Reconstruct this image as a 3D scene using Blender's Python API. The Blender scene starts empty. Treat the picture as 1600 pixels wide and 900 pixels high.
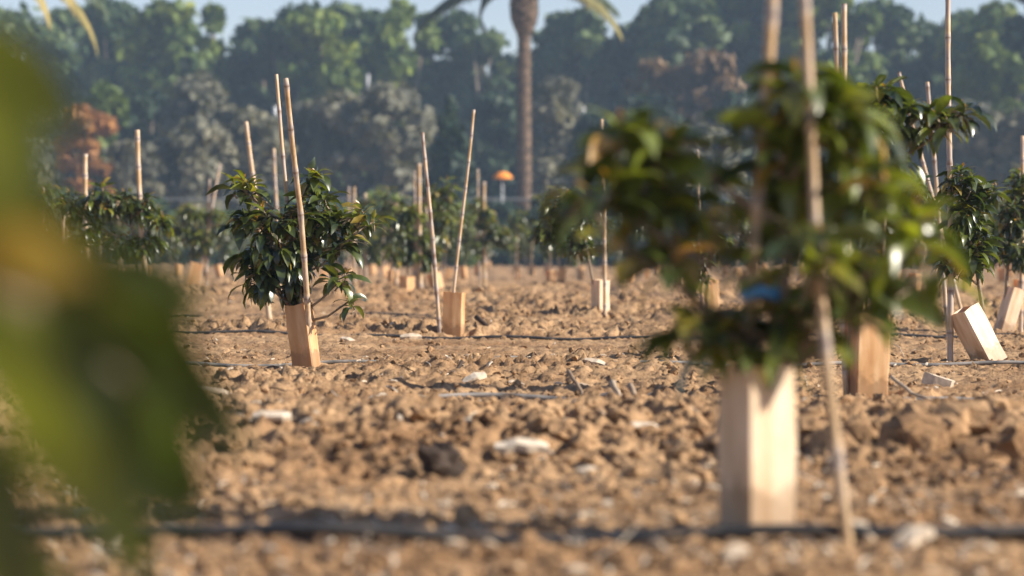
import bpy, math, random
import numpy as np
from mathutils import Vector, Matrix

# ------------------------------------------------------------------ camera, sky, sun, exposure
scene = bpy.context.scene
col = scene.collection
F = 3778.0                       # focal length in pixels of a 1600 px wide frame (85 mm)
CAM_H = 0.55
PITCH = math.atan(52.0 / F)      # horizon sits 52 px above the middle

cam_d = bpy.data.cameras.new('camera')
cam_d.sensor_width = 36.0
cam_d.lens = 36.0 * F / 1600.0
cam_d.clip_start = 0.05
cam_d.clip_end = 3000.0
cam_d.dof.use_dof = True
cam_d.dof.focus_distance = 12.2
cam_d.dof.aperture_fstop = (cam_d.lens / 1000.0) / 0.036
cam = bpy.data.objects.new('camera', cam_d)
cam.location = (0, 0, CAM_H)
cam.rotation_euler = (math.pi / 2 - PITCH, 0, 0)
col.objects.link(cam)
scene.camera = cam

SUN_EL = math.radians(29)
SUN_PHI = math.radians(77)       # to the right of straight behind the camera
sun_dir = Vector((math.sin(SUN_PHI) * math.cos(SUN_EL), -math.cos(SUN_PHI) * math.cos(SUN_EL), math.sin(SUN_EL)))

world = bpy.data.worlds.new('World')
scene.world = world
world.use_nodes = True
nt = world.node_tree
nt.nodes.clear()
sky = nt.nodes.new('ShaderNodeTexSky')
sky.sky_type = 'NISHITA'
sky.sun_disc = False
sky.sun_elevation = SUN_EL
sky.sun_rotation = math.atan2(sun_dir.x, sun_dir.y)
sky.air_density = 1.0
sky.dust_density = 0.3
sky.ozone_density = 2.0
bg = nt.nodes.new('ShaderNodeBackground')
bg.inputs['Strength'].default_value = 0.078
wo = nt.nodes.new('ShaderNodeOutputWorld')
tintn = nt.nodes.new('ShaderNodeMix'); tintn.data_type = 'RGBA'; tintn.blend_type = 'MULTIPLY'
tintn.inputs[0].default_value = 1.0
tintn.inputs[7].default_value = (1.10, 0.95, 0.97, 1)
nt.links.new(sky.outputs[0], tintn.inputs[6])
nt.links.new(tintn.outputs[2], bg.inputs['Color'])
nt.links.new(bg.outputs[0], wo.inputs['Surface'])

sd = bpy.data.lights.new('sun', 'SUN')
sd.energy = 5.0
sd.angle = math.radians(0.5)
sd.color = (1.0, 0.91, 0.76)
so = bpy.data.objects.new('sun', sd)
so.rotation_euler = (-sun_dir).to_track_quat('-Z', 'Y').to_euler()
so.location = (30, -20, 40)
col.objects.link(so)

scene.view_settings.view_transform = 'Standard'
scene.view_settings.look = 'None'
scene.view_settings.gamma = 1.0
scene.view_settings.exposure = 0.93
try:
    scene.cycles.use_denoising = True
    scene.cycles.max_bounces = 6
    scene.cycles.diffuse_bounces = 3
    scene.cycles.glossy_bounces = 2
    scene.cycles.transmission_bounces = 4
    scene.cycles.volume_bounces = 1
except Exception:
    pass

rnd = random.Random(11)
nrs = np.random.RandomState(5)

# ------------------------------------------------------------------ helpers: pixels of the photo to points in the orchard
def at(px, py, Y):
    """point at distance Y (world y) seen at photo pixel px,py"""
    dx = (px - 800.0) / F
    dy = -(py - 450.0) / F
    c, s = math.cos(PITCH), math.sin(PITCH)
    fy = c + dy * s
    fz = -s + dy * c
    t = Y / fy
    return Vector((dx * t, Y, CAM_H + fz * t))

# lattice noise
LAT = nrs.rand(12, 256, 256)
def vn(x, y, k):
    xi = np.floor(x).astype(np.int64); yi = np.floor(y).astype(np.int64)
    fx = x - xi; fy = y - yi
    fx = fx * fx * (3 - 2 * fx); fy = fy * fy * (3 - 2 * fy)
    L = LAT[k % 12]
    a = L[xi & 255, yi & 255]; b = L[(xi + 1) & 255, yi & 255]
    c = L[xi & 255, (yi + 1) & 255]; d = L[(xi + 1) & 255, (yi + 1) & 255]
    return (a * (1 - fx) + b * fx) * (1 - fy) + (c * (1 - fx) + d * fx) * fy

def base_h(x, y):
    x = np.asarray(x, float); y = np.asarray(y, float)
    h = 0.055 * np.exp(-((y - 7.35 - 0.25 * (vn(x * 0.5, y * 0.1, 1) - 0.5)) / 0.75) ** 2)
    h = h - 0.012 * np.exp(-((y - 8.9) / 0.5) ** 2)
    h = h + 0.045 * (vn(x * 0.6 + 3, y * 0.45, 2) - 0.5) * np.clip((y - 3) / 3, 0, 1)
    h = h + 0.05 * (vn(x * 0.09 + 9, y * 0.07, 3) - 0.5) * np.clip((y - 14) / 10, 0, 1)
    return h

def clod_h(x, y):
    wx = x + 0.06 * (vn(x * 9, y * 9, 4) - 0.5); wy = y + 0.06 * (vn(x * 9 + 5, y * 9, 5) - 0.5)
    rough = np.clip(0.65 + 3.0 * (vn(x * 0.8, y * 0.6, 6) - 0.45), 0.42, 1.6)
    front = np.clip((y - 5.0) / 1.5, 0.35, 1.0)
    n1 = 1 - np.abs(2 * vn(wx * 8, wy * 8, 7) - 1)
    n2 = 1 - np.abs(2 * vn(wx * 17, wy * 17, 8) - 1)
    n3 = vn(wx * 37, wy * 37, 9)
    n0 = vn(wx * 3.2, wy * 3.2, 10)
    n4 = 1 - np.abs(2 * vn(wx * 26 + 7, wy * 26, 11) - 1)
    far = np.clip(1 + (y - 8) / 14, 1, 2.2)
    return far * (rough * front * (0.036 * (n0 - 0.5) + 0.022 * (n1 - 0.5) + 0.034 * (n2 - 0.5) + 0.030 * (n4 - 0.5)) + 0.018 * (n3 - 0.5))

def hz(x, y):
    return float(base_h(x, y))

# ------------------------------------------------------------------ helpers: meshes, tags, materials
def mesh_np(name, V, Fc, mat, parent=None, smooth=False, tint=None):
    me = bpy.data.meshes.new(name)
    V = np.asarray(V, dtype=np.float32)
    Fc = np.asarray(Fc, dtype=np.int32)
    n, k = Fc.shape
    me.vertices.add(len(V)); me.vertices.foreach_set('co', V.ravel())
    me.loops.add(n * k); me.loops.foreach_set('vertex_index', Fc.ravel())
    me.polygons.add(n)
    me.polygons.foreach_set('loop_start', np.arange(0, n * k, k, dtype=np.int32))
    me.polygons.foreach_set('use_smooth', np.full(n, bool(smooth)))
    if tint is not None:
        a = me.attributes.new('tint', 'FLOAT', 'POINT')
        a.data.foreach_set('value', np.asarray(tint, dtype=np.float32))
    me.update(calc_edges=True)
    me.validate()
    me.materials.append(mat)
    o = bpy.data.objects.new(name, me)
    col.objects.link(o)
    if parent is not None:
        o.parent = parent
    return o

class MB:
    """collects vertices and quads/tris"""
    def __init__(self): self.v = []; self.f = []; self.t = []
    def add(self, vs, fs, tint=0.0):
        b = len(self.v)
        self.v.extend(vs); self.f.extend([tuple(i + b for i in f) for f in fs])
        if isinstance(tint, (list, tuple)): self.t.extend(tint)
        else: self.t.extend([tint] * len(vs))
    def tube(self, pts, rads, n=8, tint=0.0, cap=True):
        pts = [Vector(p) for p in pts]
        vs = []; fs = []
        up = Vector((0.13, 0.31, 0.94))
        for i, p in enumerate(pts):
            d = (pts[min(i + 1, len(pts) - 1)] - pts[max(i - 1, 0)]).normalized()
            a = d.cross(up)
            if a.length < 1e-3: a = d.cross(Vector((1, 0, 0)))
            a.normalize(); b = d.cross(a)
            for k in range(n):
                t = 2 * math.pi * k / n
                vs.append(p + (a * math.cos(t) + b * math.sin(t)) * rads[i])
        for i in range(len(pts) - 1):
            for k in range(n):
                fs.append((i * n + k, i * n + (k + 1) % n, (i + 1) * n + (k + 1) % n, (i + 1) * n + k))
        if cap:
            fs.append(tuple(range(n))[::-1]); fs.append(tuple((len(pts) - 1) * n + k for k in range(n)))
        self.add(vs, fs, tint)
    def build(self, name, mat, parent=None, smooth=False, origin=None):
        me = bpy.data.meshes.new(name)
        o0 = Vector(origin) if origin is not None else Vector((0, 0, 0))
        me.from_pydata([tuple(Vector(p) - o0) for p in self.v], [], self.f)
        a = me.attributes.new('tint', 'FLOAT', 'POINT')
        a.data.foreach_set('value', self.t)
        if smooth: me.polygons.foreach_set('use_smooth', [True] * len(me.polygons))
        me.materials.append(mat)
        me.update()
        o = bpy.data.objects.new(name, me)
        o.location = o0 if parent is None else (0, 0, 0)
        col.objects.link(o)
        if parent is not None: o.parent = parent
        return o

def tag(o, label=None, cat=None, group=None, kind=None):
    if label: o['label'] = label
    if cat: o['category'] = cat
    if group: o['group'] = group
    if kind: o['kind'] = kind
    return o

def empty(name, loc):
    o = bpy.data.objects.new(name, None)
    o.empty_display_size = 0.1
    o.location = loc
    col.objects.link(o)
    return o

def new_mat(name):
    m = bpy.data.materials.new(name)
    m.use_nodes = True
    n = m.node_tree
    return m, n, n.nodes['Principled BSDF'], n.nodes['Material Output']

def N(nt, typ, **kw):
    n = nt.nodes.new(typ)
    for k, v in kw.items():
        if k in n.inputs: n.inputs[k].default_value = v
        else: setattr(n, k, v)
    return n

def ramp(nt, stops, fac=None, interp='LINEAR'):
    r = nt.nodes.new('ShaderNodeValToRGB')
    r.color_ramp.interpolation = interp
    e = r.color_ramp.elements
    e[0].position, e[0].color = stops[0][0], (*stops[0][1], 1)
    e[1].position, e[1].color = stops[-1][0], (*stops[-1][1], 1)
    for p, c in stops[1:-1]:
        x = e.new(p); x.color = (*c, 1)
    if fac is not None: nt.links.new(fac, r.inputs[0])
    return r

def noise(nt, scale, detail=4, rough=0.55, coord='Object', vec=None, scl=None):
    tc = nt.nodes.new('ShaderNodeTexCoord')
    n = nt.nodes.new('ShaderNodeTexNoise')
    n.inputs['Scale'].default_value = scale
    n.inputs['Detail'].default_value = detail
    n.inputs['Roughness'].default_value = rough
    src = tc.outputs[coord]
    if scl:
        mp = nt.nodes.new('ShaderNodeMapping'); mp.inputs['Scale'].default_value = scl
        nt.links.new(src, mp.inputs[0]); src = mp.outputs[0]
    nt.links.new(src, n.inputs['Vector'])
    return n

def mixc(nt, a, b, fac, mode='MIX'):
    m = nt.nodes.new('ShaderNodeMix'); m.data_type = 'RGBA'; m.blend_type = mode
    for sock, val in ((m.inputs[0], fac), (m.inputs[6], a), (m.inputs[7], b)):
        if isinstance(val, bpy.types.NodeSocket): nt.links.new(val, sock)
        elif isinstance(val, tuple): sock.default_value = (*val, 1)
        else: sock.default_value = val
    return m.outputs[2]

def leaf_material(name, stops, rough=0.34, trans=0.28, spec=0.5, noise_scale=0):
    m, n, p, out = new_mat(name)
    a = n.nodes.new('ShaderNodeAttribute'); a.attribute_name = 'tint'
    r = ramp(n, stops, a.outputs['Fac'])
    c = r.outputs[0]
    if noise_scale:
        nz = noise(n, noise_scale, 3)
        r2 = ramp(n, [(0.3, (0.6, 0.6, 0.6)), (0.7, (1.25, 1.25, 1.2))], nz.outputs['Fac'])
        c = mixc(n, c, r2.outputs[0], 1.0, 'MULTIPLY')
    n.links.new(c, p.inputs['Base Color'])
    p.inputs['Roughness'].default_value = rough
    p.inputs['Specular IOR Level'].default_value = spec
    if spec > 0.5:
        p.inputs['Coat Weight'].default_value = 1.0; p.inputs['Coat Roughness'].default_value = 0.38
    tr = n.nodes.new('ShaderNodeBsdfTranslucent')
    c2 = mixc(n, c, (1.6, 1.5, 0.5), 1.0, 'MULTIPLY')
    n.links.new(c2, tr.inputs[0])
    mx = n.nodes.new('ShaderNodeMixShader'); mx.inputs[0].default_value = trans
    n.links.new(p.outputs[0], mx.inputs[1]); n.links.new(tr.outputs[0], mx.inputs[2])
    n.links.new(mx.outputs[0], out.inputs['Surface'])
    return m

def soil_material():
    m, n, p, out = new_mat('dry_soil')
    n1 = noise(n, 1.3, 5)
    n2 = noise(n, 38, 6, 0.7)
    n3 = noise(n, 7, 5, 0.6)
    c1 = ramp(n, [(0.3, (0.28, 0.163, 0.084)), (0.7, (0.49, 0.322, 0.182))], n1.outputs['Fac']).outputs[0]
    c2 = ramp(n, [(0.30, (0.30, 0.27, 0.27)), (0.5, (0.95, 0.95, 0.95)), (0.75, (1.25, 1.22, 1.18))], n2.outputs['Fac']).outputs[0]
    c3 = ramp(n, [(0.3, (0.72, 0.70, 0.70)), (0.65, (1.1, 1.1, 1.1))], n3.outputs['Fac']).outputs[0]
    c = mixc(n, c1, c2, 1.0, 'MULTIPLY'); c = mixc(n, c, c3, 1.0, 'MULTIPLY')
    # darker strip of soil with a ragged edge along the front drip line
    tc = n.nodes.new('ShaderNodeTexCoord'); sx = n.nodes.new('ShaderNodeSeparateXYZ')
    n.links.new(tc.outputs['Object'], sx.inputs[0])
    nn = noise(n, 3.0, 3)
    ad = N(n, 'ShaderNodeMath', operation='MULTIPLY_ADD'); ad.inputs[1].default_value = 0.22
    n.links.new(nn.outputs['Fac'], ad.inputs[0]); n.links.new(sx.outputs['Y'], ad.inputs[2])
    sb = N(n, 'ShaderNodeMath', operation='SUBTRACT'); sb.inputs[1].default_value = 4.68
    n.links.new(ad.outputs[0], sb.inputs[0])
    ab = N(n, 'ShaderNodeMath', operation='ABSOLUTE'); n.links.new(sb.outputs[0], ab.inputs[0])
    dm = ramp(n, [(0.03, (0.75, 0.75, 0.75)), (0.10, (0, 0, 0))], ab.outputs[0]).outputs[0]
    c = mixc(n, c, (0.045, 0.032, 0.030), dm)
    n.links.new(c, p.inputs['Base Color'])
    p.inputs['Roughness'].default_value = 0.95
    p.inputs['Specular IOR Level'].default_value = 0.15
    b = n.nodes.new('ShaderNodeBump'); b.inputs['Strength'].default_value = 0.8; b.inputs['Distance'].default_value = 0.012
    nb = noise(n, 55, 6, 0.7)
    n.links.new(nb.outputs['Fac'], b.inputs['Height']); n.links.new(b.outputs[0], p.inputs['Normal'])
    return m

def simple_noise_mat(name, a, b, scale=20, rough=0.8, scl=None, bump=0.0, spec=0.3, lo=0.35, hi=0.65, detail=4):
    m, n, p, out = new_mat(name)
    nz = noise(n, scale, detail, 0.6, scl=scl)
    c = ramp(n, [(lo, a), (hi, b)], nz.outputs['Fac'])
    n.links.new(c.outputs[0], p.inputs['Base Color'])
    p.inputs['Roughness'].default_value = rough
    p.inputs['Specular IOR Level'].default_value = spec
    if bump:
        bn = n.nodes.new('ShaderNodeBump'); bn.inputs['Strength'].default_value = 0.6; bn.inputs['Distance'].default_value = bump
        n.links.new(nz.outputs['Fac'], bn.inputs['Height']); n.links.new(bn.outputs[0], p.inputs['Normal'])
    return m

def tint_mat(name, stops, rough=0.85, scale=30, scl=None, spec=0.25, bump=0.0):
    m, n, p, out = new_mat(name)
    a = n.nodes.new('ShaderNodeAttribute'); a.attribute_name = 'tint'
    r = ramp(n, stops, a.outputs['Fac'])
    nz = noise(n, scale, 5, 0.65, scl=scl)
    r2 = ramp(n, [(0.3, (0.65, 0.63, 0.62)), (0.68, (1.12, 1.12, 1.12))], nz.outputs['Fac'])
    c = mixc(n, r.outputs[0], r2.outputs[0], 1.0, 'MULTIPLY')
    n.links.new(c, p.inputs['Base Color'])
    p.inputs['Roughness'].default_value = rough
    p.inputs['Specular IOR Level'].default_value = spec
    if bump:
        bn = n.nodes.new('ShaderNodeBump'); bn.inputs['Strength'].default_value = 0.7; bn.inputs['Distance'].default_value = bump
        n.links.new(nz.outputs['Fac'], bn.inputs['Height']); n.links.new(bn.outputs[0], p.inputs['Normal'])
    return m

M = {}
M['soil'] = soil_material()
M['leaf'] = leaf_material('avocado_leaf', [(0.0, (0.014, 0.030, 0.014)), (0.35, (0.036, 0.058, 0.018)), (0.6, (0.098, 0.128, 0.022)),
                                           (0.82, (0.20, 0.24, 0.03)), (1.0, (0.42, 0.21, 0.05))], rough=0.30, trans=0.38, spec=0.6, noise_scale=25)
M['bark'] = simple_noise_mat('sapling_bark', (0.16, 0.11, 0.075), (0.30, 0.24, 0.18), 60, 0.85, bump=0.002)
M['guard'] = None
M['bamboo'] = tint_mat('bamboo', [(0.0, (0.46, 0.31, 0.17)), (0.5, (0.56, 0.42, 0.29)), (0.85, (0.40, 0.34, 0.31)), (1.0, (0.20, 0.11, 0.06))], rough=0.55, scale=30, scl=(3, 3, 0.25), spec=0.4)
M['hose'] = simple_noise_mat('drip_hose_plastic', (0.018, 0.020, 0.024), (0.12, 0.105, 0.09), 9, 0.42, lo=0.45, hi=0.8, spec=0.6)
M['hose_dusty'] = simple_noise_mat('dusty_hose_plastic', (0.06, 0.065, 0.075), (0.42, 0.38, 0.34), 5, 0.5, lo=0.35, hi=0.65)
M['chip'] = tint_mat('weathered_wood', [(0.0, (0.05, 0.035, 0.028)), (0.4, (0.26, 0.18, 0.12)), (0.7, (0.52, 0.42, 0.32)), (1.0, (0.68, 0.58, 0.46))], rough=0.8, scale=40, bump=0.002)
M['tape'] = simple_noise_mat('blue_tape', (0.05, 0.22, 0.50), (0.08, 0.30, 0.60), 30, 0.4)

def guard_material(name, c0, c1, c2, tf):
    m, n, p, out = new_mat(name)
    nz = noise(n, 14, 4, 0.6, scl=(1.5, 1.5, 0.25))
    c = ramp(n, [(0.32, c0), (0.5, c1), (0.68, c2)], nz.outputs['Fac']).outputs[0]
    # splashed dirt towards the foot, ragged
    tc = n.nodes.new('ShaderNodeTexCoord'); sx = n.nodes.new('ShaderNodeSeparateXYZ')
    n.links.new(tc.outputs['Object'], sx.inputs[0])
    nn = noise(n, 30, 5)
    ma = N(n, 'ShaderNodeMath', operation='MULTIPLY_ADD'); ma.inputs[1].default_value = -0.16
    n.links.new(nn.outputs['Fac'], ma.inputs[0]); n.links.new(sx.outputs['Z'], ma.inputs[2])
    dm = ramp(n, [(0.0, (0.6, 0.6, 0.6)), (0.03, (0, 0, 0))], ma.outputs[0]).outputs[0]
    c = mixc(n, c, (0.26, 0.16, 0.09), dm)
    n.links.new(c, p.inputs['Base Color'])
    p.inputs['Roughness'].default_value = 0.5
    p.inputs['Specular IOR Level'].default_value = 0.35
    tr = n.nodes.new('ShaderNodeBsdfTranslucent')
    bn = n.nodes.new('ShaderNodeBump'); bn.inputs['Strength'].default_value = 0.5; bn.inputs['Distance'].default_value = 0.006
    nb = noise(n, 9, 3, 0.5)
    n.links.new(nb.outputs['Fac'], bn.inputs['Height']); n.links.new(bn.outputs[0], p.inputs['Normal'])
    tr.inputs[0].default_value = (0.95, 0.48, 0.11, 1)
    mx = n.nodes.new('ShaderNodeMixShader'); mx.inputs[0].default_value = tf
    n.links.new(p.outputs[0], mx.inputs[1]); n.links.new(tr.outputs[0], mx.inputs[2])
    n.links.new(mx.outputs[0], out.inputs['Surface'])
    return m
M['guard'] = guard_material('golden_carton', (0.50, 0.28, 0.12), (0.66, 0.41, 0.20), (0.78, 0.56, 0.32), 0.30)
M['guard_pale'] = guard_material('pale_carton', (0.60, 0.40, 0.23), (0.80, 0.61, 0.42), (0.88, 0.75, 0.58), 0.18)  # lighter base tones and less translucent than the golden carton

# ------------------------------------------------------------------ the ground: one sheet to the horizon
def build_ground():
    ys = [2.6]
    while ys[-1] < 46: ys.append(ys[-1] * 1.0026)
    while ys[-1] < 620: ys.append(ys[-1] * 1.06)
    pre = [-30, -12, -5, -1.5, 0, 0.8, 1.4, 1.8, 2.1, 2.3, 2.45, 2.54]
    ys = np.array(pre + ys)
    core = np.linspace(-1, 1, 431)
    ext = np.array([1.03, 1.08, 1.18, 1.4, 1.9, 3.0, 5.5, 11, 25, 70, 200])
    us = np.concatenate([-ext[::-1], core, ext])
    Yg, Ug = np.meshgrid(ys, us, indexing='ij')
    W = 0.33 * np.clip(Yg, 3.2, 200) + 0.5
    X = Ug * W
    X = np.clip(X, -620, 620) + np.where(np.abs(X) > 620, (Ug) * 0.05, 0)
    au = np.abs(Ug)
    fade = np.clip((2.2 - au) / 1.1, 0.0, 1.0) * np.clip((Yg - 1.0) / 1.0, 0, 1)
    Z = base_h(X, Yg) * np.clip((6 - au) / 4, 0, 1) + clod_h(X, Yg) * fade
    nr, nc = X.shape
    V = np.stack([X, Yg, Z], -1).reshape(-1, 3)
    idx = np.arange(nr * nc).reshape(nr, nc)
    Fc = np.stack([idx[:-1, :-1], idx[:-1, 1:], idx[1:, 1:], idx[1:, :-1]], -1).reshape(-1, 4)
    o = mesh_np('ground', V, Fc, M['soil'], smooth=True)
    tag(o, kind='structure')
build_ground()

def ico(sub):
    import bmesh
    bm = bmesh.new(); bmesh.ops.create_icosphere(bm, subdivisions=sub, radius=1)
    V = np.array([v.co[:] for v in bm.verts]); Fc = np.array([[v.index for v in f.verts] for f in bm.faces]); bm.free()
    return V, Fc

def scatter_pt(y0, y1, side=0.26):
    # even over the picture: more of them per metre close by
    u = rnd.random()
    y = 1 / ((1 - u) / y0 + u / y1)
    return rnd.uniform(-1, 1) * (side * y + 0.5), y

def build_clods():
    Vs = []; Fs = []; off = 0
    for sub, cnt in ((2, 700), (1, 22000)):
        V0, F0 = ico(sub)
        for i in range(cnt):
            if sub == 2:
                x, y = scatter_pt(4.0, 20); r = rnd.uniform(0.012, 0.024)
                if i < 90: x, y = rnd.gauss(1.30, 0.24), rnd.gauss(6.55, 0.22); r = rnd.uniform(0.025, 0.070)
                elif i < 150: x, y = rnd.gauss(0.35, 0.35), rnd.gauss(6.6, 0.3); r = rnd.uniform(0.02, 0.045)
            else:
                x, y = scatter_pt(4.0, 34); r = 0.003 + 0.017 * rnd.random() ** 2.4
                r *= max(1.0, y / 11)
            if rnd.random() > 0.25 + 1.3 * float(vn(np.array(x * 0.8), np.array(y * 0.6), 6)) ** 1.5 * 1.4 and i >= 150: continue
            v = V0.copy()
            q = V0 * 2.3 + nrs.rand(3) * 50
            d = 0.35 + 1.25 * vn(q[:, 0] + q[:, 2] * 0.7, q[:, 1] - q[:, 2] * 0.6, i % 12)
            v *= d[:, None]
            v *= np.array([rnd.uniform(0.8, 1.4), rnd.uniform(0.7, 1.2), rnd.uniform(0.55, 0.95)]) * r
            a = rnd.uniform(0, 6.28); c, s = math.cos(a), math.sin(a)
            v = v @ np.array([[c, s, 0], [-s, c, 0], [0, 0, 1]])
            z = hz(x, y) + float(clod_h(np.array(x), np.array(y))) + r * 0.25
            Vs.append(v + np.array([x, y, z])); Fs.append(F0 + off); off += len(v)
    o = mesh_np('soil_clods', np.concatenate(Vs), np.concatenate(Fs), M['soil'], smooth=False)
    tag(o, 'loose dry brown soil clods lying all over the tilled ground', 'soil clods', kind='stuff')
build_clods()

def chip_mesh(mb, loc, L, W, T, yaw, pitch, roll, tint):
    """splintered flat piece of wood"""
    R = Matrix.Rotation(yaw, 3, 'Z') @ Matrix.Rotation(pitch, 3, 'Y') @ Matrix.Rotation(roll, 3, 'X')
    n = 5; vs = []; fs = []
    for i in range(n + 1):
        s = i / n
        w = W * (0.35 + 0.65 * math.sin(math.pi * min(max(s * 0.9 + 0.06, 0), 1)) ** 0.6) * rnd.uniform(0.8, 1.15)
        zc = 0.10 * L * math.sin(s * 3.1) * rnd.uniform(0.4, 1.0)
        yc = rnd.uniform(-0.12, 0.12) * W
        for (a, b) in ((-1, -1), (1, -1), (1, 1), (-1, 1)):
            vs.append(R @ Vector(((s - 0.5) * L, yc + a * w / 2, zc + b * T / 2)) + loc)
    for i in range(n):
        for k in range(4):
            fs.append((i * 4 + k, i * 4 + (k + 1) % 4, (i + 1) * 4 + (k + 1) % 4, (i + 1) * 4 + k))
    fs.append((3, 2, 1, 0)); fs.append((n * 4, n * 4 + 1, n * 4 + 2, n * 4 + 3))
    mb.add(vs, fs, tint)

def build_mulch():
    mb = MB()
    for i in range(2600):
        x, y = scatter_pt(4.0, 30, 0.26)
        L = rnd.uniform(0.008, 0.035) * (1.6 if rnd.random() < 0.12 else 1) * max(1, y / 14)
        z = hz(x, y) + float(clod_h(np.array(x), np.array(y))) + 0.006
        chip_mesh(mb, Vector((x, y, z)), L, L * rnd.uniform(0.15, 0.5), L * 0.12 + 0.001, rnd.uniform(0, 6.28), rnd.gauss(0, 0.35), rnd.gauss(0, 0.3), rnd.choice([0.05, 0.3, 0.6, 0.8, 0.95, 1.0]))
    o = mb.build('wood_mulch', M['chip'])
    tag(o, 'small pale and brown splinters of wood strewn over the soil', 'mulch', kind='stuff')
build_mulch()

def ground_at(px, py, dz=0.0):
    """where the ray through a photo pixel meets the uneven ground"""
    Y = CAM_H * F / max(py - 398, 4)
    for _ in range(12):
        p = at(px, py, Y)
        e = p.z - (hz(p.x, p.y) + dz)
        Y += e * F / max(py - 398, 4) * 0.7
    p = at(px, py, Y)
    return Vector((p.x, p.y, hz(p.x, p.y)))

def build_litter():
    mb = MB()
    for i in range(520):
        x, y = scatter_pt(4.1, 26, 0.26); z = hz(x, y) + float(clod_h(np.array(x), np.array(y))) + 0.008
        L = rnd.uniform(0.03, 0.13); a = rnd.uniform(0, 6.28); p = Vector((x, y, z))
        d = Vector((math.cos(a), math.sin(a), rnd.gauss(0.05, 0.25))) * L
        q = p + d * 0.5 + Vector((rnd.gauss(0, .12), rnd.gauss(0, .12), rnd.gauss(0.05, .1))) * L
        r = rnd.uniform(0.0012, 0.0035)
        mb.tube([p, q, p + d], [r, r * .9, r * .5], 5, rnd.choice([0.0, 0.05, 0.3, 0.5, 0.75, 0.9]))
    tag(mb.build('twig_litter', M['chip']), 'thin dry twigs littering the soil between the rows', 'twigs', kind='stuff')
build_litter()
# notable wood pieces: px, py, length px, thickness px, tint, yaw, pitch, label
chips = [
    (815, 737, 84, 22, 1.0, 0.05, 0.0, 'long white curved wood chip in front of the dark bark chunk'),
    (741, 600, 40, 12, 1.0, 0.3, -0.35, 'white wood chip on the soil below the guard without a plant'),
    (425, 693, 60, 15, 0.95, 0.0, 0.0, 'pale flat wood chip lying beside the blurred foreground leaves'),
    (1006, 681, 54, 17, 0.95, 0.1, 0.1, 'pale wood chip lying on the soil left of the nearest guard'),
    (747, 679, 32, 11, 0.9, -0.1, 0.0, 'small pale chip above the long white chip'),
    (590, 637, 34, 12, 0.95, 0.4, -0.3, 'small white chip on the crest of the soil ridge'),
    (920, 752, 36, 14, 0.85, 0.2, 0.0, 'small tan chip right of the long white chip'),
    (1424, 862, 76, 28, 0.9, 0.5, -0.45, 'thick pale wood block at the bottom right beside the drip line'),
    (1352, 838, 50, 14, 0.95, -0.4, 0.35, 'pale chip just right of the foot of the nearest stake'),
    (930, 579, 36, 7, 0.8, -0.3, 0.25, 'thin pale splinter above the twig pile'),
    (545, 537, 28, 8, 0.85, -0.5, 0.3, 'little pale splinter right of the leafy near left sapling'),
    (642, 533, 34, 9, 0.75, 0.2, 0.0, 'tan splinter left of the guard without a plant'),
    (850, 584, 40, 10, 0.35, 0.2, 0.0, 'brown curved bark strip in the middle of the soil'),
    (1468, 607, 18, 34, 0.9, 1.4, 0.0, 'short upright pale splinter beside the right drip line'),
    (1065, 646, 84, 13, 0.75, 0.02, 0.0, 'long grey board piece on the ridge left of the nearest guard'),
    (600, 470, 24, 6, 0.9, 0.0, 0.0, 'distant pale chip behind the ridge right of the left sapling'),
    (1150, 880, 44, 20, 0.7, 0.7, -0.3, 'greyish chip in front of the nearest guard'),
    (1305, 748, 26, 10, 0.9, 0.1, 0.0, 'tiny pale chip right of the nearest guard'),
    (590, 690, 0, 0, 0, 0, 0, None),
]
for (px, py, L, T, tn, yaw, pit, lab) in chips:
    if not lab: continue
    p = ground_at(px, py); s = F / p.y
    p.z += float(clod_h(np.array(p.x), np.array(p.y))) + 0.012
    mb = MB(); chip_mesh(mb, p, L / s, max(T, 9) / s * 1.3, max(T * 0.55, 4) / s, yaw, pit, rnd.uniform(0.25, 0.5), tn)
    o = mb.build('wood_chip', M['chip'], origin=p)
    tag(o, lab, 'wood chip', 'wood chips on the soil')

def rough_chunk(name, px, py, wpx, hpx, tint, label, cat, sub=3, seed=0, mat='chip', tilt=0.0):
    p = ground_at(px, py); s = F / p.y
    p.z += float(clod_h(np.array(p.x), np.array(p.y)))
    V0, F0 = ico(sub)
    q = V0 * 1.5 + seed * 7.3
    d = 0.35 + 1.2 * vn(q[:, 0] * 1.4 + q[:, 2], q[:, 1] - q[:, 2], seed)
    v = V0 * d[:, None]
    v[:, 0] *= wpx / s / 2; v[:, 1] *= wpx / s / 2.6; v[:, 2] *= hpx / s / 2
    c, sn = math.cos(tilt), math.sin(tilt)
    v = v @ np.array([[c, 0, sn], [0, 1, 0], [-sn, 0, c]])
    v[:, 2] += hpx / s * 0.42
    o = mesh_np(name, v, F0, M[mat], smooth=False, tint=np.full(len(v), tint))
    o.location = p
    tag(o, label, cat)
rough_chunk('bark_chunk', 686, 748, 66, 62, 0.02, 'dark brown jagged bark chunk standing up from the soil', 'bark chunk', seed=3, tilt=0.5)
rough_chunk('bark_chunk', 800, 640, 44, 24, 0.05, 'dark lump on the crest of the soil ridge', 'bark chunk', seed=4)

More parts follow.
